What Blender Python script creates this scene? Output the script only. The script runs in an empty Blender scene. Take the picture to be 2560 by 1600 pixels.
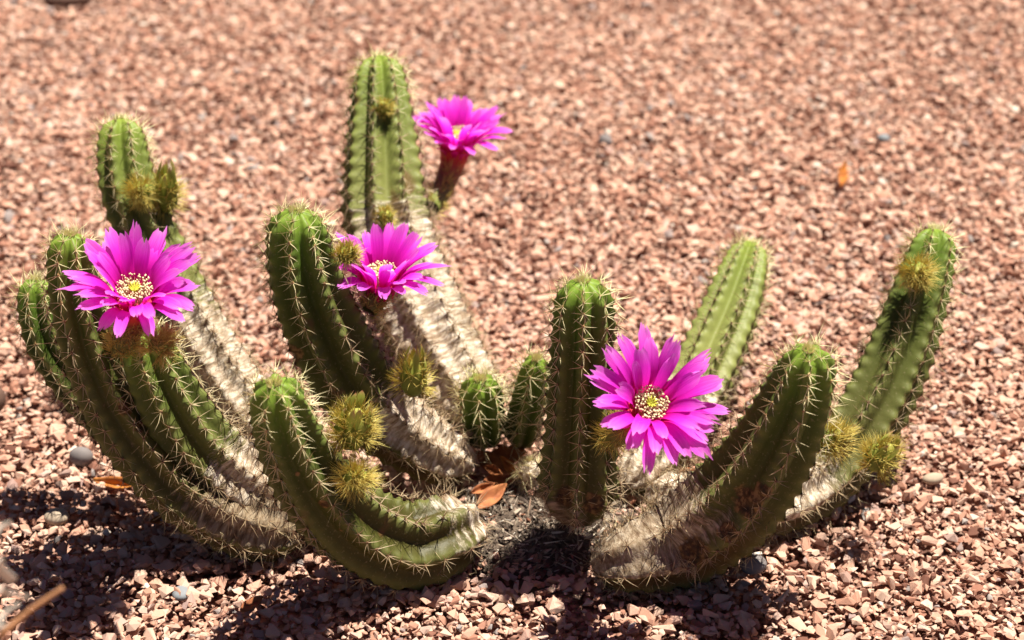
import bpy, bmesh, math, random
import numpy as np
from mathutils import Vector

random.seed(7)
rng = np.random.default_rng(11)
scene = bpy.context.scene
col = scene.collection

# ---------------------------------------------------------------- camera
CAM_H, CAM_BACK, PITCH = 0.80, 1.025, math.radians(33.0)
F_PX = 4950.0                      # focal length for a 2560 px wide frame
cam_d = bpy.data.cameras.new('camera')
cam = bpy.data.objects.new('camera', cam_d); col.objects.link(cam)
cam.location = (0, -CAM_BACK, CAM_H)
cam.rotation_euler = (math.pi / 2 - PITCH, 0, 0)
cam_d.sensor_width = 36.0
cam_d.lens = 36.0 * F_PX / 2560.0
cam_d.clip_start = 0.02; cam_d.clip_end = 2000
cam_d.dof.use_dof = True
cam_d.dof.focus_distance = 1.18
cam_d.dof.aperture_fstop = 6.2
cam_d.dof.aperture_blades = 7
scene.camera = cam

# ---------------------------------------------------------------- sky, sun, exposure
SUN = Vector((0.25, 0.27, 1.0)).normalized()
world = bpy.data.worlds.new('World'); scene.world = world
world.use_nodes = True
wn = world.node_tree.nodes; wl = world.node_tree.links
wn.clear()
wo = wn.new('ShaderNodeOutputWorld'); wb = wn.new('ShaderNodeBackground'); ws = wn.new('ShaderNodeTexSky')
ws.sky_type = 'NISHITA'; ws.sun_disc = False
ws.sun_elevation = math.asin(SUN.z); ws.sun_rotation = math.atan2(SUN.x, SUN.y)
ws.altitude = 1500; ws.air_density = 0.28; ws.dust_density = 0.5; ws.ozone_density = 0.0
wb.inputs['Strength'].default_value = 0.05
wl.new(ws.outputs[0], wb.inputs['Color']); wl.new(wb.outputs[0], wo.inputs['Surface'])
sd = bpy.data.lights.new('sun', 'SUN'); sd.energy = 5.0; sd.angle = math.radians(0.55); sd.color = (1.0, 0.935, 0.82)
so = bpy.data.objects.new('sun', sd); col.objects.link(so)
so.rotation_euler = SUN.to_track_quat('Z', 'Y').to_euler(); so.location = (0.5, 0.5, 2)
scene.render.engine = 'CYCLES'
scene.cycles.max_bounces = 6; scene.cycles.diffuse_bounces = 3; scene.cycles.glossy_bounces = 2; scene.cycles.transmission_bounces = 3
vs = scene.view_settings
vs.view_transform = 'Standard'; vs.look = 'None'; vs.exposure = 1.15; vs.gamma = 1.0
vs.use_curve_mapping = False

# ---------------------------------------------------------------- layout helpers
K = 2560.0 / 2419.0               # my measuring grid to photograph pixels
SP, CP = math.sin(PITCH), math.cos(PITCH)
CAM = np.array([0, -CAM_BACK, CAM_H])
def ray(dx, dy):
    u = (dx * K - 1280) / F_PX; v = (dy * K - 800) / F_PX
    return np.array([u, CP - v * SP, -SP - v * CP])
def at(dx, dy, Y):
    """point seen at (dx,dy), Y metres in front of the camera"""
    r = ray(dx, dy); return CAM + r * (Y / r[1])
def at_z(dx, dy, z=0.0):
    r = ray(dx, dy); return CAM + r * ((z - CAM_H) / r[2])
def px(p):
    """metres per measuring unit at point p"""
    d = np.asarray(p) - CAM
    return (d[1] * CP - d[2] * SP) * K / F_PX
def sink_at(dx, dy, w, f=0.8):
    z = 0.01
    for _ in range(4):
        p = at_z(dx, dy, z); z = f * 0.5 * w * px(p)
    return p

def norm(v):
    v = np.asarray(v, float); return v / (np.linalg.norm(v, axis=-1, keepdims=True) + 1e-12)
def smooth01(x):
    x = np.clip(x, 0, 1); return x * x * (3 - 2 * x)
class Nz:
    """cheap smooth noise: a sum of random sines"""
    def __init__(s, dim, n=7, seed=0):
        r = np.random.default_rng(seed); s.k = r.normal(size=(n, dim)); s.p = r.uniform(0, 6.28, n)
    def __call__(s, *c):
        c = np.stack(np.broadcast_arrays(*c), -1)
        return np.sin(c @ s.k.T + s.p).mean(-1) * 1.6

def mesh_obj(name, verts, faces, mat, parent=None, attrs=None, smooth=True, label=None, cat=None, group=None, kind=None):
    me = bpy.data.meshes.new(name)
    verts = np.asarray(verts, np.float32)
    if isinstance(faces, np.ndarray):
        n, k = faces.shape
        me.vertices.add(len(verts)); me.vertices.foreach_set('co', verts.ravel())
        me.loops.add(n * k); me.loops.foreach_set('vertex_index', faces.astype(np.int32).ravel())
        me.polygons.add(n)
        me.polygons.foreach_set('loop_start', np.arange(0, n * k, k, dtype=np.int32))
        me.update(calc_edges=True)
    else:
        me.from_pydata(verts.tolist(), [], faces); me.update()
    me.polygons.foreach_set('use_smooth', np.full(len(me.polygons), smooth))
    for an, av in (attrs or {}).items():
        av = np.asarray(av, np.float32)
        if av.ndim == 1:
            a = me.attributes.new(an, 'FLOAT', 'POINT'); a.data.foreach_set('value', av)
        else:
            a = me.attributes.new(an, 'FLOAT_VECTOR', 'POINT'); a.data.foreach_set('vector', av.ravel())
    me.materials.append(mat)
    o = bpy.data.objects.new(name, me); col.objects.link(o)
    if parent: o.parent = parent
    tag(o, label, cat, group, kind)
    return o
def tag(o, label=None, cat=None, group=None, kind=None):
    if label: o['label'] = label
    if cat: o['category'] = cat
    if group: o['group'] = group
    if kind: o['kind'] = kind
    return o

# ---------------------------------------------------------------- materials
class Mat:
    def __init__(s, name, rough=0.6, spec=0.3):
        s.m = bpy.data.materials.new(name); s.m.use_nodes = True
        s.n = s.m.node_tree.nodes; s.l = s.m.node_tree.links
        s.b = s.n['Principled BSDF']; s.out = s.n['Material Output']
        s.b.inputs['Roughness'].default_value = rough
        s.b.inputs['Specular IOR Level'].default_value = spec
    def new(s, t, **kw):
        n = s.n.new('ShaderNode' + t)
        for k, v in kw.items(): setattr(n, k, v)
        return n
    def attr(s, name): return s.new('Attribute', attribute_name=name)
    def coord(s): return s.new('TexCoord').outputs['Object']
    def noise(s, vec, scale, detail=3, rough=0.55):
        n = s.new('TexNoise'); n.inputs['Scale'].default_value = scale
        n.inputs['Detail'].default_value = detail; n.inputs['Roughness'].default_value = rough
        s.l.new(vec, n.inputs['Vector']); return n
    def ramp(s, fac, stops, interp='LINEAR'):
        r = s.new('ValToRGB'); e = r.color_ramp.elements; r.color_ramp.interpolation = interp
        while len(e) > 1: e.remove(e[-1])
        e[0].position = stops[0][0]; e[0].color = (*stops[0][1], 1)
        for p, c in stops[1:]:
            x = e.new(p); x.color = (*c, 1)
        s.l.new(fac, r.inputs[0]); return r.outputs[0]
    def mix(s, fac, a, b, mode='MIX'):
        m = s.new('Mix', data_type='RGBA', blend_type=mode)
        for sock, v in ((0, fac), (6, a), (7, b)):
            if hasattr(v, 'links'): s.l.new(v, m.inputs[sock])
            else: m.inputs[sock].default_value = v if sock == 0 else (*v, 1)
        return m.outputs[2]
    def math(s, op, a, b=0.0, clamp=False):
        m = s.new('Math', operation=op, use_clamp=clamp)
        for i, v in enumerate((a, b)):
            if hasattr(v, 'links'): s.l.new(v, m.inputs[i])
            else: m.inputs[i].default_value = v
        return m.outputs[0]
    def color(s, c): s.l.new(c, s.b.inputs['Base Color'])
    def bump(s, h, strength=0.4, dist=0.001):
        b = s.new('Bump'); b.inputs['Strength'].default_value = strength; b.inputs['Distance'].default_value = dist
        s.l.new(h, b.inputs['Height']); s.l.new(b.outputs[0], s.b.inputs['Normal'])
    def translucent(s, c, fac):
        t = s.new('BsdfTranslucent'); mx = s.new('MixShader'); mx.inputs[0].default_value = fac
        s.l.new(c, t.inputs[0]); s.l.new(s.b.outputs[0], mx.inputs[1]); s.l.new(t.outputs[0], mx.inputs[2])
        s.l.new(mx.outputs[0], s.out.inputs['Surface'])

def mat_stone():
    m = Mat('red_gravel', 0.85, 0.2); a = m.attr('tone').outputs['Fac']
    c = m.ramp(a, [(0.0, (0.15, 0.065, 0.045)), (0.08, (0.33, 0.155, 0.105)), (0.25, (0.50, 0.270, 0.190)), (0.55, (0.585, 0.355, 0.262)),
                   (0.75, (0.64, 0.445, 0.340)), (0.86, (0.40, 0.235, 0.190)), (0.93, (0.66, 0.47, 0.38)), (0.965, (0.34, 0.22, 0.19)),
                   (0.985, (0.27, 0.24, 0.23)), (0.996, (0.66, 0.56, 0.47))])
    n = m.noise(m.coord(), 420, 4)
    c = m.mix(0.45, c, m.ramp(n.outputs[0], [(0.3, (0.68, 0.63, 0.61)), (0.65, (1.0, 1.0, 1.0))]), 'MULTIPLY')
    m.color(c); m.bump(n.outputs[0], 0.5, 0.0006); return m.m
def mat_ground():
    m = Mat('gravel_fines', 0.95, 0.1); v = m.new('TexVoronoi'); v.inputs['Scale'].default_value = 190
    co = m.coord(); m.l.new(co, v.inputs['Vector'])
    n = m.noise(co, 60, 4)
    c = m.ramp(v.outputs['Color'], [(0.1, (0.22, 0.10, 0.075)), (0.35, (0.50, 0.27, 0.195)), (0.65, (0.585, 0.355, 0.27)), (0.9, (0.63, 0.435, 0.34))])
    c = m.mix(m.ramp(v.outputs['Distance'], [(0.35, (0, 0, 0)), (0.75, (0.9, 0.9, 0.9))]), c, (0.10, 0.045, 0.033))
    m.color(c); m.bump(m.math('MULTIPLY', v.outputs['Distance'], -1.0), 1.0, 0.006); return m.m
def mat_skin():
    m = Mat('cactus_skin', 0.5, 0.14)
    s = m.attr('age').outputs['Fac']; ck = m.attr('cork').outputs['Fac']; cr = m.attr('crest').outputs['Fac']
    sk = m.attr('streak').outputs['Vector']
    n1 = m.noise(m.coord(), 55, 4); n2 = m.noise(m.coord(), 240, 3); ns = m.noise(sk, 1.0, 4, 0.65)
    tint = m.attr('tint').outputs['Fac']
    g = m.ramp(s, [(0.0, (0.20, 0.31, 0.035)), (0.07, (0.085, 0.175, 0.018)), (0.17, (0.038, 0.080, 0.009)), (0.32, (0.034, 0.050, 0.007)), (0.6, (0.044, 0.045, 0.009)), (1.0, (0.058, 0.044, 0.012))])
    pale = m.ramp(s, [(0.0, (0.24, 0.31, 0.045)), (0.15, (0.195, 0.24, 0.052)), (0.6, (0.265, 0.27, 0.088)), (1.0, (0.24, 0.22, 0.085))])
    g = m.mix(tint, g, pale)
    g = m.mix(m.math('MULTIPLY', n1.outputs[0], 0.5), g, (0.056, 0.056, 0.012))
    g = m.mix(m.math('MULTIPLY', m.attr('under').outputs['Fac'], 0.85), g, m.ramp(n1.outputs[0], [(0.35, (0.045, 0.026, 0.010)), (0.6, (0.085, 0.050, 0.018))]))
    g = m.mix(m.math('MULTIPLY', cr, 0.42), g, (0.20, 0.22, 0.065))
    st = m.ramp(ns.outputs[0], [(0.28, (0.12, 0.075, 0.045)), (0.42, (0.34, 0.255, 0.175)), (0.52, (0.56, 0.465, 0.355)), (0.62, (0.76, 0.68, 0.56))])
    st = m.mix(m.ramp(n2.outputs[0], [(0.35, (0.0,) * 3), (0.7, (0.5,) * 3)]), st, (0.17, 0.11, 0.065))
    bw = m.attr('brown').outputs['Fac']; st = m.mix(bw, st, m.ramp(ns.outputs[0], [(0.35, (0.05, 0.028, 0.014)), (0.55, (0.13, 0.085, 0.04)), (0.7, (0.25, 0.18, 0.10))]))
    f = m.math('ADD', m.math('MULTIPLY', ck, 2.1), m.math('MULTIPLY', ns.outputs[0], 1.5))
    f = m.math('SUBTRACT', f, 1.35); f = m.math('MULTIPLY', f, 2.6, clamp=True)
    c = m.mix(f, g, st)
    # brown scabs on the skin
    sp = m.noise(m.coord(), 34, 2); spf = m.ramp(sp.outputs[0], [(0.66, (0, 0, 0)), (0.73, (1, 1, 1))])
    fl = m.noise(m.coord(), 520, 2); c = m.mix(m.math('MULTIPLY', m.ramp(fl.outputs[0], [(0.60, (0, 0, 0)), (0.70, (1, 1, 1))]), 0.35), c, (0.24, 0.20, 0.11))
    c = m.mix(m.math('MULTIPLY', spf, 0.75), c, (0.13, 0.065, 0.028))
    sb = m.math('SUBTRACT', m.math('ADD', m.attr('scab').outputs['Fac'], m.math('MULTIPLY', n2.outputs[0], 0.9)), 0.95)
    sb = m.math('MULTIPLY', sb, 4.0, clamp=True)
    c = m.mix(m.math('MULTIPLY', sb, 0.9), c, m.ramp(n2.outputs[0], [(0.35, (0.018, 0.010, 0.006)), (0.5, (0.075, 0.035, 0.014)), (0.62, (0.22, 0.13, 0.05))]))
    m.color(c)
    r = m.math('ADD', m.math('MULTIPLY', f, 0.4), 0.46, clamp=True); m.l.new(r, m.b.inputs['Roughness'])
    h = m.math('ADD', m.math('MULTIPLY', m.math('MULTIPLY', ns.outputs[0], f), 2.0), m.math('MULTIPLY', n2.outputs[0], 0.35))
    m.bump(h, 0.7, 0.0012); return m.m
def mat_spine(name, young, old, tr=0.25):
    m = Mat(name, 0.45, 0.4); a = m.attr('age').outputs['Fac']; t = m.attr('along').outputs['Fac']
    c = m.ramp(a, [(0.0, young), (0.35, tuple((x + y) / 2 for x, y in zip(young, old))), (1.0, old)])
    c = m.mix(m.ramp(t, [(0.0, (0.7,) * 3), (0.18, (0.0,) * 3), (0.85, (0.0,) * 3), (1.0, (0.3,) * 3)]), c, (0.25, 0.10, 0.045))
    m.color(c); m.translucent(c, tr); return m.m
def mat_areole():
    m = Mat('areole_felt', 0.95, 0.05); a = m.attr('age').outputs['Fac']
    m.color(m.ramp(a, [(0.0, (0.62, 0.50, 0.27)), (0.12, (0.40, 0.24, 0.11)), (0.5, (0.13, 0.07, 0.04)), (1.0, (0.16, 0.10, 0.06))])); return m.m
def mat_petal():
    m = Mat('petal', 0.55, 0.2); t = m.attr('along').outputs['Fac']; v = m.attr('across').outputs['Fac']
    c = m.ramp(t, [(0.0, (0.62, 0.010, 0.035)), (0.16, (0.72, 0.010, 0.17)), (0.36, (0.80, 0.012, 0.55)), (0.65, (0.87, 0.05, 0.77)), (0.9, (0.92, 0.19, 0.88)), (1.0, (0.94, 0.34, 0.92))])
    cv = m.new('CombineXYZ'); m.l.new(m.math('MULTIPLY', v, 9), cv.inputs[0]); m.l.new(m.math('MULTIPLY', t, 1.3), cv.inputs[1]); m.l.new(m.attr('seed').outputs['Fac'], cv.inputs[2])
    n = m.noise(cv.outputs[0], 1.6, 3)
    c = m.mix(m.math('MULTIPLY', m.ramp(n.outputs[0], [(0.35, (1,) * 3), (0.6, (0,) * 3)]), 0.45), c, (0.62, 0.006, 0.44))
    m.color(c); m.bump(n.outputs[0], 0.35, 0.0006); m.translucent(c, 0.54); return m.m
def mat_tube():
    m = Mat('flower_tube', 0.6, 0.25); t = m.attr('along').outputs['Fac']; n = m.noise(m.coord(), 260, 3)
    c = m.ramp(t, [(0.0, (0.14, 0.19, 0.035)), (0.35, (0.13, 0.11, 0.03)), (0.56, (0.26, 0.07, 0.03)), (0.75, (0.55, 0.018, 0.03)), (1.0, (0.66, 0.012, 0.08))])
    m.color(m.mix(m.math('MULTIPLY', n.outputs[0], 0.35), c, (0.16, 0.10, 0.03))); return m.m
def mat_bud():
    m = Mat('bud_skin', 0.6, 0.25); t = m.attr('along').outputs['Fac']; n = m.noise(m.coord(), 300, 3)
    c = m.ramp(t, [(0.0, (0.13, 0.18, 0.03)), (0.6, (0.21, 0.26, 0.04)), (1.0, (0.33, 0.33, 0.06))])
    m.color(m.mix(m.math('MULTIPLY', n.outputs[0], 0.4), c, (0.15, 0.12, 0.03))); return m.m
def mat_scale():
    m = Mat('bud_scale', 0.55, 0.25); t = m.attr('along').outputs['Fac']
    c = m.ramp(t, [(0.0, (0.20, 0.27, 0.04)), (0.7, (0.36, 0.40, 0.08)), (0.9, (0.48, 0.36, 0.14)), (1.0, (0.50, 0.16, 0.12))])
    m.color(c); m.translucent(c, 0.25); return m.m
def mat_flat(name, c, rough=0.6, var=0.35, dark=None, scale=200, tr=0.0, spec=0.25, bump=0.3):
    m = Mat(name, rough, spec); n = m.noise(m.coord(), scale, 4)
    d = dark or tuple(x * 0.5 for x in c)
    cc = m.ramp(n.outputs[0], [(0.32, tuple(a * var + b * (1 - var) for a, b in zip(d, c))), (0.62, c)]) if not dark else m.ramp(n.outputs[0], [(0.33, d), (0.62, c)])
    m.color(cc); m.bump(n.outputs[0], bump, 0.0008)
    if tr: m.translucent(cc, tr)
    return m.m
def mat_tone(name, stops, rough=0.8):
    m = Mat(name, rough, 0.2); c = m.ramp(m.attr('tone').outputs['Fac'], stops)
    n = m.noise(m.coord(), 350, 3)
    m.color(m.mix(m.math('MULTIPLY', n.outputs[0], 0.4), c, (0.12, 0.09, 0.07))); return m.m

M = dict(stone=mat_stone(), ground=mat_ground(), skin=mat_skin(),
         spine=mat_spine('stem_spine', (0.90, 0.83, 0.48), (0.46, 0.34, 0.205)),
         bspine=mat_spine('bud_spine', (0.78, 0.70, 0.22), (0.60, 0.43, 0.09), 0.35),
         areole=mat_areole(), petal=mat_petal(), tube=mat_tube(), bud=mat_bud(), scale=mat_scale(),
         filament=mat_flat('filament', (0.85, 0.55, 0.42), tr=0.3), anther=mat_flat('anther', (0.90, 0.82, 0.50), 0.8, scale=900),
         stigma=mat_flat('stigma', (0.60, 0.58, 0.07), 0.6, tr=0.2),
         leaf=mat_flat('dry_leaf', (0.52, 0.20, 0.075), 0.7, dark=(0.25, 0.075, 0.03), scale=110, tr=0.25),
         leafo=mat_flat('orange_leaf', (0.66, 0.27, 0.06), 0.6, dark=(0.36, 0.11, 0.03), scale=120, tr=0.3),
         grey=mat_flat('grey_stone', (0.19, 0.165, 0.16), 0.75, scale=130), pale=mat_flat('pale_stone', (0.42, 0.33, 0.24), 0.75, scale=130),
         dark=mat_flat('dark_stone', (0.13, 0.075, 0.055), 0.85, scale=120, bump=0.8), bluegrey=mat_flat('blue_grey_stone', (0.22, 0.235, 0.25), 0.7, scale=150),
         soil=mat_flat('dark_soil', (0.13, 0.095, 0.07), 0.95, dark=(0.035, 0.024, 0.018), scale=260, bump=1.0),
         litter=mat_tone('litter', [(0.0, (0.05, 0.035, 0.028)), (0.4, (0.14, 0.105, 0.08)), (0.62, (0.24, 0.19, 0.14)), (0.8, (0.46, 0.39, 0.30)), (0.90, (0.45, 0.17, 0.09)), (0.94, (0.70, 0.63, 0.52)), (1.0, (0.80, 0.74, 0.64))]),
         straw=mat_flat('dry_straw', (0.66, 0.58, 0.50), 0.7, scale=90, tr=0.3), twig=mat_flat('brown_twig', (0.40, 0.19, 0.09), 0.75, scale=160),
         glass=None)

# ---------------------------------------------------------------- setting: the ground
g = bpy.data.meshes.new('ground'); S = 200.0
xs = [-S, -1.2, -0.6, 0, 0.6, 1.2, S]; ys = [-S, -0.8, 0, 0.5, 1.0, 1.6, S]
gv = [(x, y, -0.0115) for y in ys for x in xs]
gf = [(j * 7 + i, j * 7 + i + 1, (j + 1) * 7 + i + 1, (j + 1) * 7 + i) for j in range(6) for i in range(6)]
ground = mesh_obj('ground', gv, gf, M['ground'], smooth=False, kind='structure')
hz = Nz(2, 9, 3)
def ground_z(x, y): return 0.0030 * hz(x * 14, y * 14) + 0.0022 * hz(x * 45 + 3, y * 45)
soil_c = at_z(1268, 1240); SOIL_R = (0.062, 0.042)

def hull_stone(seed, flat):
    r = np.random.default_rng(seed); n = 11
    p = norm(r.normal(size=(n, 3))) * r.uniform(0.72, 1.0, (n, 1)) * np.array([1.0, r.uniform(0.6, 0.85), flat])
    bm = bmesh.new()
    for q in p: bm.verts.new(q)
    res = bmesh.ops.convex_hull(bm, input=bm.verts)
    bmesh.ops.delete(bm, geom=[e for e in set(res['geom_interior'] + res['geom_unused']) if isinstance(e, bmesh.types.BMVert)], context='VERTS')
    bmesh.ops.triangulate(bm, faces=bm.faces)
    bm.verts.index_update()
    v = np.array([x.co[:] for x in bm.verts]); f = np.array([[a.index for a in q.verts] for q in bm.faces]); bm.free()
    return v, f
TPL = [hull_stone(100 + i, 0.34 + 0.3 * ((i * 7) % 10) / 10) for i in range(48)]
def rots(n, tilt, r):
    yaw = r.uniform(0, 6.283, n); a = r.normal(0, tilt, n); b = r.normal(0, tilt, n)
    c, s = np.cos, np.sin; Z = np.zeros(n); O = np.ones(n)
    Rz = np.stack([c(yaw), -s(yaw), Z, s(yaw), c(yaw), Z, Z, Z, O], -1).reshape(n, 3, 3)
    Rx = np.stack([O, Z, Z, Z, c(a), -s(a), Z, s(a), c(a)], -1).reshape(n, 3, 3)
    Ry = np.stack([c(b), Z, s(b), Z, O, Z, -s(b), Z, c(b)], -1).reshape(n, 3, 3)
    return Rz @ Rx @ Ry
def scatter(pos, size, tilt, tone, r, tpl=TPL):
    V, Fc, T, off = [], [], [], 0
    R = rots(len(pos), tilt, r); pick = r.integers(0, len(tpl), len(pos))
    for k, (tv, tf) in enumerate(tpl):
        idx = np.nonzero(pick == k)[0]
        if not len(idx): continue
        v = np.einsum('nij,vj->nvi', R[idx], tv) * size[idx][:, None, None] + pos[idx][:, None, :]
        V.append(v.reshape(-1, 3)); T.append(np.repeat(tone[idx], len(tv)))
        Fc.append((tf[None] + (off + np.arange(len(idx)) * len(tv))[:, None, None]).reshape(-1, 3)); off += len(idx) * len(tv)
    return np.concatenate(V), np.concatenate(Fc), np.concatenate(T)

sp_ = 0.0043
gx, gy = np.meshgrid(np.arange(-0.85, 0.85, sp_), np.arange(-0.30, 1.02, sp_))
pp = np.stack([gx.ravel(), gy.ravel()], -1); pp += rng.uniform(-0.5, 0.5, pp.shape) * sp_ * 1.1
half = 0.33 + (pp[:, 1] + 0.30) * 0.30
pp = pp[np.abs(pp[:, 0]) < half]
es = ((pp[:, 0] - soil_c[0]) / SOIL_R[0]) ** 2 + ((pp[:, 1] - soil_c[1]) / SOIL_R[1]) ** 2
pp = pp[(es > 1.0 + 0.5 * hz(pp[:, 0] * 90, pp[:, 1] * 90)) | (rng.random(len(pp)) < 0.10)]
N = len(pp)
size = np.clip(rng.lognormal(math.log(0.0034), 0.42, N), 0.0013, 0.0085)
z = ground_z(pp[:, 0], pp[:, 1]) + rng.uniform(-0.0048, 0.0010, N) + size * 0.1
pos = np.column_stack([pp, z]); tone = rng.random(N)
tone = np.where(tone < 0.9, np.clip(tone + 0.14 * hz(pp[:, 0] * 22, pp[:, 1] * 22), 0, 0.9), tone)
# the 300 that show largest lie nearest the camera: objects of their own
vis = np.abs(pp[:, 0]) < 0.27
score = np.where(vis & (pp[:, 1] < -0.02) & (pp[:, 1] > -0.145) & (z > -0.002), size, 0)
big = np.argsort(-score)[:300]; rest = np.ones(N, bool); rest[big] = False
V, Fc, T = scatter(pos[rest], size[rest], 0.36, tone[rest], rng)
so2 = 0.0062                    # looser cover of the same stones beyond the picture's edges
gx, gy = np.meshgrid(np.arange(-1.25, 1.25, so2), np.arange(-0.62, 1.45, so2))
qq = np.stack([gx.ravel(), gy.ravel()], -1); qq += rng.uniform(-0.5, 0.5, qq.shape) * so2
inside = (np.abs(qq[:, 0]) < 0.33 + (qq[:, 1] + 0.30) * 0.30 - 0.003) & (qq[:, 1] > -0.298) & (qq[:, 1] < 1.015)
far = np.clip((np.maximum(np.abs(qq[:, 0]) - 0.85, np.maximum(qq[:, 1] - 1.1, -0.35 - qq[:, 1]))) / 0.35, 0, 1)
qq = qq[~inside & (rng.random(len(qq)) > far ** 0.7)]; NQ = len(qq)
zs = np.clip(rng.lognormal(math.log(0.0046), 0.28, NQ), 0.0022, 0.0080)
V2, F2, T2 = scatter(np.column_stack([qq, ground_z(qq[:, 0], qq[:, 1]) + rng.uniform(-0.0065, -0.001, NQ)]), zs, 0.36, rng.random(NQ) * 0.95, rng)
V, Fc, T = np.vstack([V, V2]), np.vstack([Fc, F2 + len(V)]), np.append(T, T2)
mesh_obj('gravel', V, Fc, M['stone'], ground, {'tone': T}, False, kind='stuff')

smesh = []
for i, (tv, tf) in enumerate(TPL):
    o = mesh_obj('gravel_stone', tv, tf, M['stone'], ground, {'tone': np.full(len(tv), tone[big[i]])}, False)
    smesh.append(o)
Rb = rots(300, 0.3, rng)
from mathutils import Matrix
for i in range(300):
    o = smesh[i] if i < len(smesh) else smesh[i % len(smesh)].copy()
    if i >= len(smesh): col.objects.link(o)
    o.name = 'gravel_stone'
    p = pos[big[i]]; s = float(size[big[i]])
    m4 = Matrix(Rb[i].tolist()).to_4x4(); m4 = Matrix.Translation((p[0], p[1], max(p[2], -0.001) + 0.0008)) @ m4 @ Matrix.Scale(s, 4)
    o.matrix_basis = m4

# dark soil with rotted litter in the heart of the plant
na = 56; sv = [(soil_c[0], soil_c[1], 0.004)]; sf = []
for ring in range(1, 6):
    for k in range(na):
        a = 6.2832 * k / na; rr = ring / 5 * (1.15 + 0.18 * math.sin(3 * a + 1) + 0.1 * math.sin(7 * a))
        zz = 0.004 * (1 - (ring / 5) ** 2) - 0.0115 * (ring / 5) ** 3 + 0.0012 * random.uniform(-1, 1)
        sv.append((soil_c[0] + math.cos(a) * rr * SOIL_R[0], soil_c[1] + math.sin(a) * rr * SOIL_R[1], zz))
for k in range(na):
    sf.append((0, 1 + k, 1 + (k + 1) % na))
    for ring in range(4):
        a, b = 1 + ring * na + k, 1 + ring * na + (k + 1) % na
        sf.append((a, a + na, b + na, b))
mesh_obj('soil', sv, sf, M['soil'], kind='structure')
n = 1900
a = rng.uniform(0, 6.283, n); rr = np.sqrt(rng.random(n)) * 1.1
lp = np.column_stack([soil_c[0] + np.cos(a) * rr * SOIL_R[0], soil_c[1] + np.sin(a) * rr * SOIL_R[1], 0.0045 * (1 - rr ** 2) + rng.uniform(-0.0005, 0.0036, n)])
LT = [(v * np.array([1.0, 0.45, 0.35]), f) for v, f in TPL[:14]] + [(v * np.array([1.9, 0.16, 0.16]), f) for v, f in TPL[14:26]]
V, Fc, T = scatter(lp, np.clip(rng.lognormal(math.log(0.0027), 0.45, n), 0.0008, 0.0070), 0.6, rng.random(n), rng, LT)
mesh_obj('plant_litter', V, Fc, M['litter'], None, {'tone': T}, False, label='grey rotted plant litter heaped between the cactus stems', cat='litter', kind='stuff')

# ---------------------------------------------------------------- the cactus
cactus = bpy.data.objects.new('cactus', None); col.objects.link(cactus)
cactus.location = (0, 0, 0); cactus.empty_display_size = 0.05
tag(cactus, 'clumping hedgehog cactus with spiny ribbed stems and four magenta flowers', 'cactus')

def spline(P, n=40):
    P = np.asarray(P, float); Q = np.vstack([2 * P[0] - P[1], P, 2 * P[-1] - P[-2]]); out = []
    for i in range(1, len(Q) - 2):
        t = np.linspace(0, 1, n, endpoint=False)[:, None]; a, b, c, d = Q[i - 1], Q[i], Q[i + 1], Q[i + 2]
        out.append(0.5 * (2 * b + (c - a) * t + (2 * a - 5 * b + 4 * c - d) * t ** 2 + (-a + 3 * b - 3 * c + d) * t ** 3))
    out.append(P[-1:]); return np.vstack(out)
def spikes(base, dirs, length, rad, bend=None):
    """three-sided two-segment needles"""
    n = len(base); d = norm(dirs); ref = np.where(np.abs(d[:, 2:3]) < 0.8, [[0, 0, 1.0]], [[1.0, 0, 0]])
    u = norm(np.cross(d, ref)); w = np.cross(d, u)
    if bend is None: bend = np.zeros((n, 3))
    V = np.empty((n, 7, 3)); L = length[:, None]; r = rad[:, None]
    for k in range(3):
        a = 2.0944 * k; o = u * math.cos(a) + w * math.sin(a)
        V[:, k] = base + o * r; V[:, 3 + k] = base + d * L * 0.55 + o * r * 0.72 + bend * L * 0.12
    V[:, 6] = base + d * L + bend * L * 0.4
    F1 = []
    for k in range(3):
        j = (k + 1) % 3; F1 += [(k, j, 3 + j), (k, 3 + j, 3 + k), (3 + k, 3 + j, 6)]
    Fm = (np.array(F1)[None] + (np.arange(n) * 7)[:, None, None]).reshape(-1, 3)
    al = np.tile([0, 0, 0, .55, .55, .55, 1.0], n)
    return V.reshape(-1, 3), Fm, al

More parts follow.
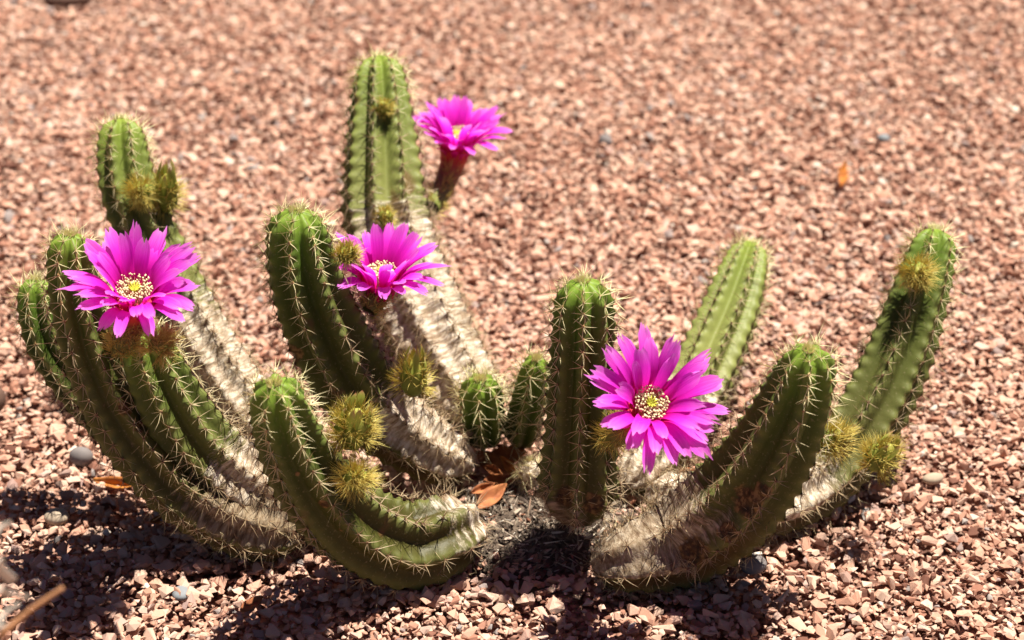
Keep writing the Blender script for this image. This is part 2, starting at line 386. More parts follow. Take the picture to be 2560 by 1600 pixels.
OCT_V = np.array([[1, 0, 0], [-1, 0, 0], [0, 1, 0], [0, -1, 0], [0, 0, 1], [0, 0, -1.0]])
OCT_F = np.array([[0, 2, 4], [2, 1, 4], [1, 3, 4], [3, 0, 4], [2, 0, 5], [1, 2, 5], [3, 1, 5], [0, 3, 5]])
STEMS = {}
SCABS = {'G': [(768, 1190, 15), (792, 1228, 6), (806, 1252, 6), (700, 1120, 7)], 'M': [(1765, 1185, 40), (1800, 1165, 26), (1720, 1260, 30), (1640, 1300, 40)], 'C': [(300, 960, 22), (330, 1010, 14)], 'J': [(1340, 1170, 30), (1400, 1190, 30)], 'F': [(690, 830, 30), (790, 930, 26)]}
def make_stem(key, ctrl, ribs, phase, cork0, cork1, tint=0.0, seed=0, spine=1.0, label=None, brown=0.0):
    r = np.random.default_rng(seed + 50)
    # depth of each control point: given, found on the ground ('g'), or between its neighbours
    n = len(ctrl); Y = [None] * n; P = [None] * n
    for i, c in enumerate(ctrl):
        y = c[3] if len(c) > 3 else None
        if y == 'g': P[i] = sink_at(c[0], c[1], c[2]); Y[i] = P[i][1] + CAM_BACK
        elif y is not None: Y[i] = y
    d = np.concatenate([[0], np.cumsum([math.hypot(ctrl[i + 1][0] - ctrl[i][0], ctrl[i + 1][1] - ctrl[i][1]) for i in range(n - 1)])])
    kn = [i for i in range(n) if Y[i] is not None]
    Yi = np.interp(d, d[kn], [Y[i] for i in kn])
    W = []
    for i, c in enumerate(ctrl):
        if P[i] is None: P[i] = at(c[0], c[1], Yi[i])
        rad = 0.5 * c[2] * px(P[i]); P[i][2] = max(P[i][2], 0.62 * rad); W.append(rad)
    C = spline(np.column_stack([np.array(P), W]), 30)
    seg = np.linalg.norm(np.diff(C[:, :3], axis=0), axis=1); S0 = np.concatenate([[0], np.cumsum(seg)]); L = S0[-1]
    h = W[0] * 1.0
    u = np.linspace(0.06, math.pi / 2, 12)
    ss = np.concatenate([h * (1 - np.cos(u)), np.arange(h + 0.0014, L, 0.0014), [L]])
    Pc = np.column_stack([np.interp(ss, S0, C[:, k]) for k in range(3)]); R = np.interp(ss, S0, C[:, 3])
    T = norm(np.gradient(Pc, ss, axis=0))
    # frames by parallel transport
    U = np.empty_like(Pc); v = np.array([0, -1.0, 0.0]); 
    for i in range(len(ss)):
        v = v - T[i] * (v @ T[i]); v /= np.linalg.norm(v); U[i] = v
    B = np.cross(T, U)
    env = np.where(ss < h, np.clip(1 - (1 - np.clip(ss / h, 0, 1)) ** 2.5, 0, 1) ** 0.5, 1.0)
    env *= np.sqrt(np.clip((L - ss) / (0.9 * W[-1]) + 0.12, 0, 1))
    ck = np.clip((ss / L - cork0) / max(cork1 - cork0, 1e-3), 0, 1)
    # areoles
    sk = [0.0026]; step = 0.0052
    while sk[-1] < L - 0.012: sk.append(sk[-1] + step); step = min(step * 1.15, 0.0102)
    sk = np.array(sk); ph = np.interp(ss, sk, np.arange(len(sk)))
    per = 9; na = ribs * per; th = np.arange(na) * 2 * math.pi / na
    rid = np.repeat(np.arange(ribs), per)
    co = np.abs(np.cos(ribs * th / 2)); si = 1 - np.abs(np.sin(ribs * th / 2))
    crestw = co ** 5
    older = smooth01((ss - 0.03) / 0.10)[:, None]
    prof = (co ** 0.85)[None] * (1 - 0.72 * older) + (si ** 0.8)[None] * 0.72 * older
    dep = (0.36 - 0.05 * older) * (1 - 0.45 * smooth01(ck * 1.4 - 0.2)[:, None])
    ribofs = (np.round((th * ribs / (2 * math.pi))) % 2) * 0.5
    tub = np.cos(2 * math.pi * (ph[:, None] + ribofs[None])) * crestw[None]
    nz = Nz(3, 8, seed + 1); nz2 = Nz(3, 9, seed + 2)
    cth, sth = np.cos(th)[None], np.sin(th)[None]; sc = ss[:, None]
    lump = nz(cth * 1.3, sth * 1.3, sc * 38)
    wr = nz2(cth * 2.5, sth * 2.5, sc * 1000) * 0.6 + nz(cth * 4, sth * 4, sc * 560) * 0.5
    rr = (R * env)[:, None] * (1 - dep * (1 - prof)) * (1 + 0.045 * tub * (env[:, None] > 0.6) + 0.022 * lump + 0.034 * wr * smooth01(ck)[:, None])
    an = th[None] + phase + 0.10 * nz(sc * 9, 0.0, 0.0)
    pts = Pc[:, None, :] + rr[..., None] * (np.cos(an)[..., None] * U[:, None, :] + np.sin(an)[..., None] * B[:, None, :])
    m = len(ss)
    verts = np.vstack([pts.reshape(-1, 3), Pc[0] - T[0] * 0.0, Pc[-1]])
    i0 = (np.arange(m - 1)[:, None] * na + np.arange(na)[None]); i1 = (np.arange(m - 1)[:, None] * na + (np.arange(na)[None] + 1) % na)
    quads = np.stack([i0, i0 + na, i1 + na, i1], -1).reshape(-1, 4)[:, ::-1]
    faces = quads.tolist() + [(m * na, (k), (k + 1) % na)[::1] for k in range(na)] + [(m * na + 1, (m - 1) * na + (k + 1) % na, (m - 1) * na + k) for k in range(na)]
    age = np.append(np.repeat(np.clip(ss / 0.22, 0, 1), na), [0, 1]); ckv = np.append(np.repeat(ck, na), [0, 1])
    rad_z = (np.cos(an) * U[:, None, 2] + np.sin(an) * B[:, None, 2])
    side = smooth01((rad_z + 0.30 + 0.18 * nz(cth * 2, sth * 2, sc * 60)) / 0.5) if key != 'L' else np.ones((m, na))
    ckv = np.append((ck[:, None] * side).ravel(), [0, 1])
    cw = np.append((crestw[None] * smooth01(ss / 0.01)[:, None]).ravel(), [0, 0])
    stv = np.stack([np.broadcast_to(cth * 2.2, (m, na)), np.broadcast_to(sth * 2.2, (m, na)), np.broadcast_to(sc * 330, (m, na))], -1).reshape(-1, 3)
    stv = np.vstack([stv, [[0, 0, 0], [0, 0, 9]]])
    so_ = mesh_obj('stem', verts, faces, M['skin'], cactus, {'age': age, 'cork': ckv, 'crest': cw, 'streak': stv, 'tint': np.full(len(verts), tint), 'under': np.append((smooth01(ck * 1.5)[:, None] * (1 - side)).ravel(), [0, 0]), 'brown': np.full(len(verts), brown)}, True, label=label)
    scab = np.zeros(len(verts))
    for (sx, sy, sr) in SCABS.get(key, []):
        jn = np.argmin(np.linalg.norm(verts - CAM - norm(ray(sx, sy)) * ((verts - CAM) @ norm(ray(sx, sy)))[:, None], axis=1) + 0.02 * (verts[:, 1] - verts[:, 1].min()) + 0.05 * np.maximum(0, (verts[:, 1] - np.median(Pc[:, 1]))))
        dd = np.linalg.norm(verts - verts[jn], axis=1); scab = np.maximum(scab, np.clip(1.6 - dd / (sr * px(verts[jn])), 0, 1))
    sa = so_.data.attributes.new('scab', 'FLOAT', 'POINT'); sa.data.foreach_set('value', scab.astype(np.float32))
    # areoles and spines along every rib
    ab, an_, at_, as_ = [], [], [], []
    for k in range(ribs):
        s_k = sk + (0.5 * np.gradient(sk) if k % 2 else 0); s_k = s_k[(s_k > 0.001) & (s_k < L - 0.006)]
        j = np.interp(s_k, ss, np.arange(m)); ji = np.clip(np.round(j).astype(int), 0, m - 1)
        p = pts[ji, k * per]; ab.append(p); at_.append(-T[ji]); as_.append(ss[ji])
        nn = p - Pc[ji]; tip = np.clip(1 - ss[ji] / h, 0, 1)[:, None]
        an_.append(norm(norm(nn) * (1 - 0.75 * tip) - T[ji] * tip * 1.1))
    ab, an_, at_, as_ = map(np.vstack, (ab, an_, at_, [x[:, None] for x in as_])); as_ = as_[:, 0]
    sd_ = norm(np.cross(an_, at_)); at_ = np.cross(sd_, an_)
    nA = len(ab); ra = 0.0010 + 0.0003 * r.random(nA); ra *= np.where(as_ < 0.006, 0.7, 1)
    AV = ab[:, None, :] + ra[:, None, None] * (OCT_V[None, :, 0:1] * sd_[:, None] + OCT_V[None, :, 1:2] * 1.2 * at_[:, None] + OCT_V[None, :, 2:3] * 0.6 * an_[:, None])
    AF = (OCT_F[None] + (np.arange(nA) * 6)[:, None, None]).reshape(-1, 3)
    mesh_obj('areoles', AV.reshape(-1, 3), AF, M['areole'], so_, {'age': np.repeat(np.clip(as_ / 0.12, 0, 1), 6)}, True, kind='stuff')
    bs, ds, ls, rs, gs, bd = [], [], [], [], [], []
    ckA = np.interp(as_, ss, ck)
    for q in range(9):
        f = r.normal(0, 0.16, nA) + 6.2832 * (q + 0.5) / 7
        if q < 7:
            lift = 0.42 + 0.25 * r.random(nA)
            d_ = an_ * lift[:, None] + np.cos(f)[:, None] * at_ + np.sin(f)[:, None] * sd_
            ln = r.uniform(0.0068, 0.0105, nA); rd = r.uniform(0.00021, 0.00027, nA)
            keep = r.random(nA) < 0.82
        else:
            d_ = an_ * 1.0 + at_ * r.normal(-0.25, 0.45, nA)[:, None] + sd_ * r.normal(0, 0.35, nA)[:, None]
            ln = r.uniform(0.0095, 0.0145, nA); rd = r.uniform(0.00024, 0.00031, nA)
            keep = r.random(nA) < (0.8 if q == 7 else 0.25)
        d_ = d_ + r.normal(0, 0.12, d_.shape) + ckA[:, None] * r.normal(0, 0.38, d_.shape)
        tipw = np.clip(1 - as_ / 0.010, 0, 1); ln = ln * (1 + 0.12 * tipw) * spine; rd = rd * (1 - 0.2 * tipw)
        d_ = norm(d_) * (1 - 0.2 * tipw[:, None]) + (-T[0])[None] * 0.35 * tipw[:, None]
        bs.append(ab[keep]); ds.append(d_[keep]); ls.append(ln[keep]); rs.append(rd[keep]); gs.append(as_[keep]); bd.append(r.normal(0, 0.3, (keep.sum(), 3)))
    bs, ds, ls, rs, gs, bd = map(np.concatenate, (bs, ds, ls, rs, gs, bd))
    # woolly tuft of young spines on the crown
    nt = 90; aa = r.uniform(0, 6.283, nt); rw = np.sqrt(r.random(nt)) * W[0] * 0.28
    cb = Pc[0] - T[0] * (-0.0005) + (np.cos(aa) * rw)[:, None] * U[0] + (np.sin(aa) * rw)[:, None] * B[0] + T[0] * ((rw / W[0]) ** 2 * h * 0.55)[:, None]
    cd = -T[0] + ((np.cos(aa) * rw)[:, None] * U[0] + (np.sin(aa) * rw)[:, None] * B[0]) / W[0] * 1.6 + r.normal(0, 0.25, (nt, 3))
    bs = np.vstack([bs, cb]); ds = np.vstack([ds, cd]); ls = np.append(ls, r.uniform(0.003, 0.0062, nt) * spine); rs = np.append(rs, np.full(nt, 0.00027)); gs = np.append(gs, np.zeros(nt)); bd = np.vstack([bd, r.normal(0, 0.2, (nt, 3))])
    # matted dead spines on the corky part
    cs = ss[ck > 0.15]
    if len(cs) > 3:
        nm = int(len(cs) * 9); ji = r.choice(np.nonzero(ck > 0.15)[0], nm); kk = (r.integers(0, ribs, nm) * per + r.integers(-2, 3, nm)) % na
        p = pts[ji, kk]; nn = norm(p - Pc[ji])
        bs = np.vstack([bs, p]); ds = np.vstack([ds, nn * r.uniform(0.1, 0.9, (nm, 1)) + r.normal(0, 0.6, (nm, 3))]); ls = np.append(ls, r.uniform(0.005, 0.012, nm)); rs = np.append(rs, r.uniform(0.00013, 0.00022, nm)); gs = np.append(gs, r.uniform(0.05, 0.14, nm)); bd = np.vstack([bd, r.normal(0, 0.5, (nm, 3))])
    SV, SF, al = spikes(bs, ds, ls, rs, bd)
    ga = np.clip(gs / 0.10 + r.normal(0, 0.12, len(gs)), 0, 1)
    mesh_obj('spines', SV, SF, M['spine'], so_, {'age': np.repeat(ga, 7), 'along': al}, False, kind='stuff')
    STEMS[key] = (Pc, R, ss)
    return so_

make_stem('A', [(895, 134, 104, 1.285), (900, 230, 142), (905, 380, 186), (911, 500, 208), (940, 620, 214), (996, 745, 214), (1052, 855, 200), (1100, 930, 180), (1150, 1000, 140, 'g')], 9, 0.1, 0.30, 0.62, 0.85, 1)
make_stem('B', [(287, 280, 98, 1.195), (289, 345, 122), (302, 430, 140), (337, 530, 150), (387, 630, 150), (445, 740, 150), (505, 850, 152), (565, 940, 155), (640, 1030, 150), (760, 1100, 130, 'g')], 8, 0.25, 0.38, 0.66, 0.75, 2)
make_stem('C', [(165, 552, 96, 1.00), (168, 620, 116), (188, 730, 135), (222, 840, 150), (275, 950, 165), (345, 1050, 180), (445, 1150, 190), (580, 1222, 190), (720, 1262, 150, 'g')], 8, 0.3, 0.55, 1.0, 0.15, 3, brown=0.75)
make_stem('D', [(330, 772, 110, 0.99), (350, 840, 145), (398, 940, 170), (462, 1040, 185), (552, 1120, 190), (660, 1180, 180), (800, 1230, 140, 'g')], 8, 0.0, 0.36, 0.80, 0.35, 4, brown=0.15)
make_stem('E', [(85, 658, 78, 1.05), (88, 720, 95), (115, 810, 105), (172, 895, 110), (242, 975, 115), (322, 1055, 115), (412, 1130, 110), (530, 1200, 95, 'g')], 7, 0.2, 0.6, 1.1, 0.0, 5, brown=0.8)
make_stem('F', [(702, 496, 116, 1.05), (705, 570, 160), (730, 680, 186), (775, 790, 200), (830, 890, 200), (905, 980, 188), (1000, 1050, 165), (1115, 1105, 120, 'g')], 8, 0.15, 0.52, 0.80, 0.1, 6)
make_stem('G', [(648, 905, 112, 0.905), (660, 965, 145), (695, 1060, 172), (755, 1160, 196), (840, 1245, 212), (950, 1288, 212, 'g'), (1045, 1265, 196, 'g'), (1105, 1225, 130, 'g')], 7, 0.3, 0.76, 1.10, 0.0, 7)
make_stem('H', [(1135, 896, 92, 1.05), (1137, 960, 108), (1145, 1050, 100, 'g')], 7, 0.1, 0.9, 1.4, 0.0, 8, 1.25)
make_stem('I', [(1268, 848, 64, 1.05), (1255, 930, 88), (1225, 1050, 90, 'g')], 6, 0.3, 0.9, 1.4, 0.0, 9, 1.25)
make_stem('J', [(1378, 662, 122, 0.985), (1379, 740, 146), (1374, 900, 155), (1370, 1050, 176), (1365, 1150, 192), (1362, 1230, 185, 'g')], 8, 0.0, 0.70, 1.1, 0.0, 10, brown=0.85)
make_stem('K', [(1777, 576, 78, 1.20), (1757, 640, 114), (1727, 730, 140), (1690, 820, 150), (1650, 910, 150), (1595, 1005, 140), (1535, 1085, 120), (1480, 1150, 100, 'g')], 8, 0.2, 0.45, 0.80, 1.0, 12)
make_stem('M', [(1912, 825, 100, 0.93), (1901, 892, 152), (1864, 985, 190), (1806, 1090, 226), (1722, 1192, 244), (1608, 1275, 220, 'g'), (1490, 1318, 165, 'g'), (1400, 1333, 100, 'g')], 7, 0.1, 0.40, 0.80, 0.05, 13, brown=0.6)
make_stem('N', [(2207, 540, 88, 1.125), (2200, 595, 116), (2170, 700, 144), (2125, 830, 165), (2070, 950, 174), (2000, 1060, 170), (1910, 1150, 160), (1790, 1200, 150, 'g'), (1640, 1190, 140, 'g'), (1530, 1165, 110, 'g')], 7, 0.35, 0.48, 0.78, 0.25, 14)
make_stem('L', [(1250, 1088, 58, 1.03), (1262, 1150, 70, 'g')], 7, 0.1, -1.0, -0.5, 0.0, 15, label='dried tan stub of a stem at the base')

# ---- flowers
def tube_mesh(P0, P1, axis, prof, nseg=14, na=18, sag=0.5):
    P0, P1, axis = map(np.asarray, (P0, P1, axis)); d = np.linalg.norm(P1 - P0)
    c = P1 - norm(axis) * d * sag; t = np.linspace(0, 1, nseg)[:, None]
    Pc = (1 - t) ** 2 * P0 + 2 * t * (1 - t) * c + t ** 2 * P1; T = norm(np.gradient(Pc, axis=0))
    U = np.empty_like(Pc); v = np.array([0.3, -0.8, 0.1])
    for i in range(nseg): v = v - T[i] * (v @ T[i]); v /= np.linalg.norm(v); U[i] = v
    B = np.cross(T, U); R = np.interp(t[:, 0], *prof); a = np.arange(na) * 2 * math.pi / na
    V = Pc[:, None] + R[:, None, None] * (np.cos(a)[None, :, None] * U[:, None] + np.sin(a)[None, :, None] * B[:, None])
    i0 = np.arange(nseg - 1)[:, None] * na + np.arange(na)[None]; i1 = np.arange(nseg - 1)[:, None] * na + (np.arange(na)[None] + 1) % na
    F = np.stack([i0, i1, i1 + na, i0 + na], -1).reshape(-1, 4)
    return V, F, np.repeat(t[:, 0], na), Pc, T, U, B, R

def petal_mesh(base, out, up, length, width, e0, e1, twist, r, nu=11, nv=7, tipw=0.46):
    side = np.cross(up, out); t = np.linspace(0, 1, nu); v = np.linspace(-1, 1, nv)
    el = e0 + (e1 - e0) * smooth01(t * 1.15); d = np.cos(el)[:, None] * out + np.sin(el)[:, None] * up
    c = base + np.concatenate([[np.zeros(3)], np.cumsum((d[1:] + d[:-1]) / 2 * length / (nu - 1), axis=0)])
    nrm = -np.sin(el)[:, None] * out + np.cos(el)[:, None] * up
    w = np.interp(t, [0, 0.25, 0.55, 0.75, 0.9, 1.0], [0.34, 0.66, 0.95, 1.0, 0.42 + tipw, tipw]) * width / 2
    jag = r.normal(0, 0.045, nv); jag[nv // 2] += r.uniform(-0.02, 0.05)
    ph = r.uniform(0, 6.28); V = np.empty((nu, nv, 3))
    for j in range(nv):
        ang = twist * t; s2 = side * np.cos(ang)[:, None] + nrm * np.sin(ang)[:, None]
        cup = (0.28 * (1 - t) + 0.13) * w * (v[j] ** 2) + w * 0.10 * np.cos(v[j] * 9.0 + ph) * t
        end = smooth01((t - 0.7) / 0.3) * jag[j] * length
        V[:, j] = c + s2 * (w * v[j])[:, None] + nrm * cup[:, None] + d * end[:, None]
    i = np.arange((nu - 1))[:, None] * nv + np.arange(nv - 1)[None]
    F = np.stack([i, i + 1, i + nv + 1, i + nv], -1).reshape(-1, 4)
    return V.reshape(-1, 3), F, np.repeat(t, nv), np.tile(v, nu)

def make_flower(attach, throat, axis, radius, seed, spiny=120, tube_r=0.0095, el=(50, 10), droop=0.0, label=None, n_out=15, n_in=14):
    r = np.random.default_rng(seed); axis = norm(axis)
    V, F, al, Pc, T, U, B, R = tube_mesh(attach, throat, axis, ([0, 0.25, 0.6, 0.8, 1.0], [tube_r * 0.62, tube_r * 0.80, tube_r * 0.86, tube_r * 1.08, tube_r * 1.30]))
    fl = mesh_obj('flower', V.reshape(-1, 3), F, M['tube'], cactus, {'along': al}, True, label=label)
    # spiny areoles on the tube
    spiny = int(spiny * 1.4); n = spiny * 3; k = r.uniform(0, 0.62, n); i = (k * (len(Pc) - 1)).astype(int); ca = np.repeat(r.uniform(0, 6.283, spiny), 3)
    k3 = np.repeat(r.uniform(0, 0.66, spiny), 3); i = (k3 * (len(Pc) - 1)).astype(int)
    nn = np.cos(ca)[:, None] * U[i] + np.sin(ca)[:, None] * B[i]
    SV, SF, sal = spikes(Pc[i] + nn * R[i][:, None] * 0.95, nn + T[i] * 0.45 + r.normal(0, 0.42, nn.shape), r.uniform(0.006, 0.011, n), np.full(n, 0.00018), r.normal(0, 0.3, (n, 3)))
    mesh_obj('spines', SV, SF, M['bspine'], fl, {'age': np.repeat(r.random(n), 7), 'along': sal}, False, kind='stuff')
    # red bracts running up the tube below the petals
    ax_u = norm(np.cross(axis, [0.13, 0.9, 0.2])); ax_v = np.cross(axis, ax_u)
    rings = [(n_out, 0.92, el[1] - 6, radius * 1.02), (n_in, 0.80, el[0] - 22, radius * 1.0), (9, 0.66, el[0] - 4, radius * 0.95)]
    for q, (cnt, rf, e1, ln) in enumerate(rings):
        for j in range(cnt):
            f = 6.2832 * (j + 0.5 * (q % 2) + r.normal(0, 0.13)) / cnt + q * 0.2
            out = np.cos(f) * ax_u + np.sin(f) * ax_v
            # petals on the side that hangs lowest fold further down
            low = max(0.0, -out[2]); lf = max(0.0, -out[1])
            e_end = math.radians(e1 + r.normal(0, 8) - droop * (low + 0.5 * lf))
            b = np.asarray(throat) + out * R[-1] * rf - axis * (0.004 - 0.0012 * q)
            PV, PF, pa, pv = petal_mesh(b, out, axis, ln * r.uniform(0.84, 1.10), r.uniform(0.0072, 0.0098), math.radians(66 + 5 * q), e_end, r.normal(0, 0.25), r)
            mesh_obj('petal', PV, PF, M['petal'], fl, {'along': pa, 'across': pv, 'seed': np.full(len(PV), r.uniform(0, 50))})
    for j in range(12):
        f = 6.2832 * (j + r.uniform(-.2, .2)) / 12; out = np.cos(f) * ax_u + np.sin(f) * ax_v
        b = np.asarray(throat) + out * R[-1] * 0.90 - axis * r.uniform(0.008, 0.011)
        PV, PF, pa, pv = petal_mesh(b, out, axis, radius * r.uniform(0.38, 0.6), 0.0052, math.radians(82), math.radians(r.uniform(25, 60)), 0, r, 7, 3)
        mesh_obj('bract', PV, PF, M['petal'], fl, {'along': pa * 0.45, 'across': pv, 'seed': np.full(len(PV), r.uniform(0, 50))})
    # stamens and stigma
    n = 190; f = r.uniform(0, 6.283, n); rr = np.sqrt(r.uniform(0.10, 1, n)) * R[-1] * 0.72
    o = np.cos(f)[:, None] * ax_u + np.sin(f)[:, None] * ax_v
    bse = np.asarray(throat) + o * rr[:, None] * 0.75 - axis * 0.003
    top = np.asarray(throat) + o * rr[:, None] * 1.12 + axis * (0.0055 + 0.0035 * (rr / R[-1]) + r.normal(0, 0.0008, n))[:, None]
    dd = top - bse; ln = np.linalg.norm(dd, axis=1)
    SV, SF, _ = spikes(bse, dd, ln, np.full(n, 0.00022)); mesh_obj('stamens', SV, SF, M['filament'], fl, None, True, kind='stuff')
    AV = top[:, None] + (OCT_V * np.array([0.00058, 0.00058, 0.00075]))[None] * r.uniform(0.8, 1.3, (n, 1, 1)); AF = (OCT_F[None] + (np.arange(n) * 6)[:, None, None]).reshape(-1, 3)
    mesh_obj('anthers', AV.reshape(-1, 3), AF, M['anther'], fl, None, True, kind='stuff')
    cap = np.asarray(throat) - axis * 0.004
    sb, sdir = [cap], [axis]; sl, sr = [0.0135], [0.0014]
    for j in range(10):
        f = 6.2832 * j / 10; out = np.cos(f) * ax_u + np.sin(f) * ax_v
        sb.append(cap + axis * 0.009 + out * 0.0007); sdir.append(axis + out * 0.75); sl.append(0.0055); sr.append(0.00105)
    SV, SF, _ = spikes(np.array(sb), np.array(sdir), np.array(sl), np.array(sr)); mesh_obj('stigma', SV, SF, M['stigma'], fl, None, True)
    # floor of the cup
    a = np.arange(16) * 2 * math.pi / 16
    ring = np.asarray(throat) - axis * 0.0035 + R[-1] * 0.93 * (np.cos(a)[:, None] * ax_u + np.sin(a)[:, None] * ax_v)
    mesh_obj('cup', np.vstack([ring, cap - axis * 0.003]), [(k, (k + 1) % 16, 16) for k in range(16)], M['tube'], fl, {'along': np.append(np.ones(16), 0.97)})
    return fl

make_flower(at(282, 830, 0.968), at(318, 700, 0.965), (0.12, -0.24, 0.96), 0.0345, 21, 170, 0.0100, (52, 16), 14, label='magenta flower open on the shorter stem with ragged petal tips')
make_flower(at(868, 735, 1.052), at(900, 662, 1.062), (0.14, -0.02, 0.98), 0.0330, 22, 70, 0.0095, (60, 18), 5, label='magenta flower seen from its side with red tube')
make_flower(at(1018, 492, 1.215), at(1078, 336, 1.265), (0.12, 0.0, 0.98), 0.0320, 23, 90, 0.0095, (60, 14), 0, label='magenta flower on a long green brown tube')
make_flower(at(1436, 1035, 0.960), at(1530, 962, 0.925), (0.24, -0.52, 0.82), 0.0370, 24, 130, 0.0100, (42, 16), 8, label='large magenta flower facing forward with yellow green stigma')

# ---- buds
def make_bud(c, axis, rad, length, seed, n=200, scales=0, tipcol=None, sl=(0.007, 0.0125)):
    r = np.random.default_rng(seed); axis = norm(axis); c = np.asarray(c)
    u = norm(np.cross(axis, [0.31, 0.9, 0.2])); w = np.cross(axis, u)
    nt, na = 14, 16; t = np.linspace(0, 1, nt); a = np.arange(na) * 2 * math.pi / na
    rp = rad * np.sin(np.pi * (0.10 + 0.88 * t ** 0.9)) ** 0.75
    lum = 1 + 0.10 * np.cos(5 * a[None] + 9 * t[:, None] + seed) + 0.06 * r.normal(size=(nt, na))
    V = c + ((t - 0.5) * length)[:, None, None] * axis + (rp[:, None] * lum)[..., None] * (np.cos(a)[None, :, None] * u + np.sin(a)[None, :, None] * w)
    i0 = np.arange(nt - 1)[:, None] * na + np.arange(na)[None]; i1 = np.arange(nt - 1)[:, None] * na + (np.arange(na)[None] + 1) % na
    F = np.stack([i0, i1, i1 + na, i0 + na], -1).reshape(-1, 4).tolist() + [tuple(range(na - 1, -1, -1)), tuple((nt - 1) * na + k for k in range(na))]
    b = mesh_obj('bud', V.reshape(-1, 3), F, M['bud'], cactus, {'along': np.repeat(t, na)})
    tc = np.repeat(r.uniform(0.08, 0.95 if scales else 0.99, n // 6), 6); fc = np.repeat(r.uniform(0, 6.283, n // 6), 6); m = len(tc)
    nn = np.cos(fc)[:, None] * u + np.sin(fc)[:, None] * w; rr = np.interp(tc, t, rp)
    base = c + ((tc - 0.5) * length)[:, None] * axis + nn * (rr * 0.98)[:, None]
    d = nn * np.clip(1.2 - tc, 0.3, 1)[:, None] + axis * (tc * 1.5 - 0.25)[:, None] + r.normal(0, 0.38, (m, 3))
    SV, SF, al = spikes(base, d, r.uniform(*sl, m), np.full(m, 0.00019), r.normal(0, 0.3, (m, 3)))
    mesh_obj('spines', SV, SF, M['bspine'], b, {'age': np.repeat(r.random(m) ** 1.5, 7), 'along': al}, False, kind='stuff')
    for j in range(scales):
        f = 6.2832 * (j + r.uniform(-.2, .2)) / scales * (2 if scales > 8 else 1); out = np.cos(f) * u + np.sin(f) * w
        lo = 0.02 if j % 2 else 0.18
        bb = c + axis * length * lo + out * rad * (0.93 if j % 2 else 0.80)
        PV, PF, pa, pv = petal_mesh(bb, out, axis, length * r.uniform(0.5, 0.75), rad * 0.46, math.radians(84), math.radians(108), 0, r, 7, 5, 0.06)
        mesh_obj('scale', PV, PF, M['scale'], b, {'along': pa})
    return b
def on_stem(key, dx, dy, f):
    Pc, R, ss = STEMS[key]; r = norm(ray(dx, dy)); q = Pc - CAM; i = int(np.argmin(np.linalg.norm(q - r * (q @ r)[:, None], axis=1)))
    return Pc[i, 1] + CAM_BACK - R[i] * f
def bud(dx, dy, Y, r_, l_, axis, seed, **kw):
    if isinstance(Y, tuple): Y = on_stem(Y[0], dx, dy, Y[1])
    p = at(dx, dy, Y); s = px(p); return make_bud(p, axis, r_ * s * 1.12, l_ * s * 1.05, seed, **{**kw, 'n': int(kw.get('n', 200) * 2.1)})
bud(332, 452, ('B', 1.05), 20, 50, (0.05, -0.75, 0.6), 31, n=230)
bud(392, 455, ('B', 0.4), 25, 105, (0.15, -0.15, 1), 32, n=230, scales=11)
bud(906, 255, ('A', 1.0), 15, 45, (0, -0.5, 0.8), 33, n=160, sl=(0.004, 0.007))
bud(911, 513, ('A', 1.0), 16, 42, (0, -0.6, 0.75), 34, n=160, sl=(0.004, 0.007))
bud(822, 600, 1.028, 20, 46, (0.6, -0.3, 0.75), 35, n=260, sl=(0.004, 0.0075))
bud(977, 890, 1.020, 28, 100, (0.1, -0.05, 1), 36, n=190, scales=12)
bud(835, 1010, 0.925, 38, 112, (0.25, -0.1, 1), 37, n=420, scales=9)
bud(842, 1130, 0.905, 25, 56, (0.35, -0.65, 0.6), 38, n=270)
bud(380, 815, 0.955, 22, 60, (0.55, -0.3, 0.75), 39, n=270)
bud(2168, 645, ('N', 1.1), 24, 56, (-0.1, -0.8, 0.6), 40, n=280)
bud(1968, 1040, 0.945, 27, 66, (0.75, -0.15, 0.65), 41, n=300)
bud(2082, 1078, 0.985, 30, 84, (0.4, -0.2, 0.9), 42, n=280, scales=6)

# ---------------------------------------------------------------- loose things on the ground
def pebble(name, dx, dy, w, hgt, dep, mat, seed, label, cat='pebble', group=None, yaw=0.0, sink=0.10):
    r = np.random.default_rng(seed); bm = bmesh.new(); bmesh.ops.create_icosphere(bm, subdivisions=3, radius=1)
    nz = Nz(3, 8, seed); p = at_z(dx, dy); s = px(p)
    a, b, c = w * s / 2, dep * s / 2, hgt * s / 2
    for v in bm.verts:
        k = 1 + 0.13 * float(nz(*[np.array(q * 1.6) for q in v.co])); x, y, zz = v.co.x * a * k, v.co.y * b * k, v.co.z * c * k
        v.co = (x * math.cos(yaw) - y * math.sin(yaw), x * math.sin(yaw) + y * math.cos(yaw), zz)
    me = bpy.data.meshes.new(name); bm.to_mesh(me); bm.free(); me.polygons.foreach_set('use_smooth', np.full(len(me.polygons), True)); me.materials.append(mat)
    o = bpy.data.objects.new(name, me); col.objects.link(o); o.location = (p[0], p[1], c * (1 - sink)); tag(o, label, cat, group); return o
pebble('pebble', 193, 1097, 54, 50, 46, M['grey'], 1, 'grey rounded pebble in the sun near a curled orange leaf')
pebble('pebble', 135, 1232, 58, 34, 50, M['pale'], 2, 'flat tan pebble at the edge of a cactus shadow')
pebble('pebble', 428, 1410, 44, 24, 48, M['bluegrey'], 3, 'blue grey pebble half buried in gravel below a stem shadow', sink=0.05)
pebble('pebble', 1776, 1352, 66, 50, 52, M['grey'], 4, 'dull grey pebble under the thick cactus stem with brown scabs')
pebble('pebble', 2202, 1140, 54, 26, 30, M['pale'], 5, 'pale elongated pebble lying in the open gravel', yaw=0.25)
pebble('pebble', 2086, 335, 30, 20, 28, M['bluegrey'], 6, 'small blue grey pebble beyond a curled tan leaf')
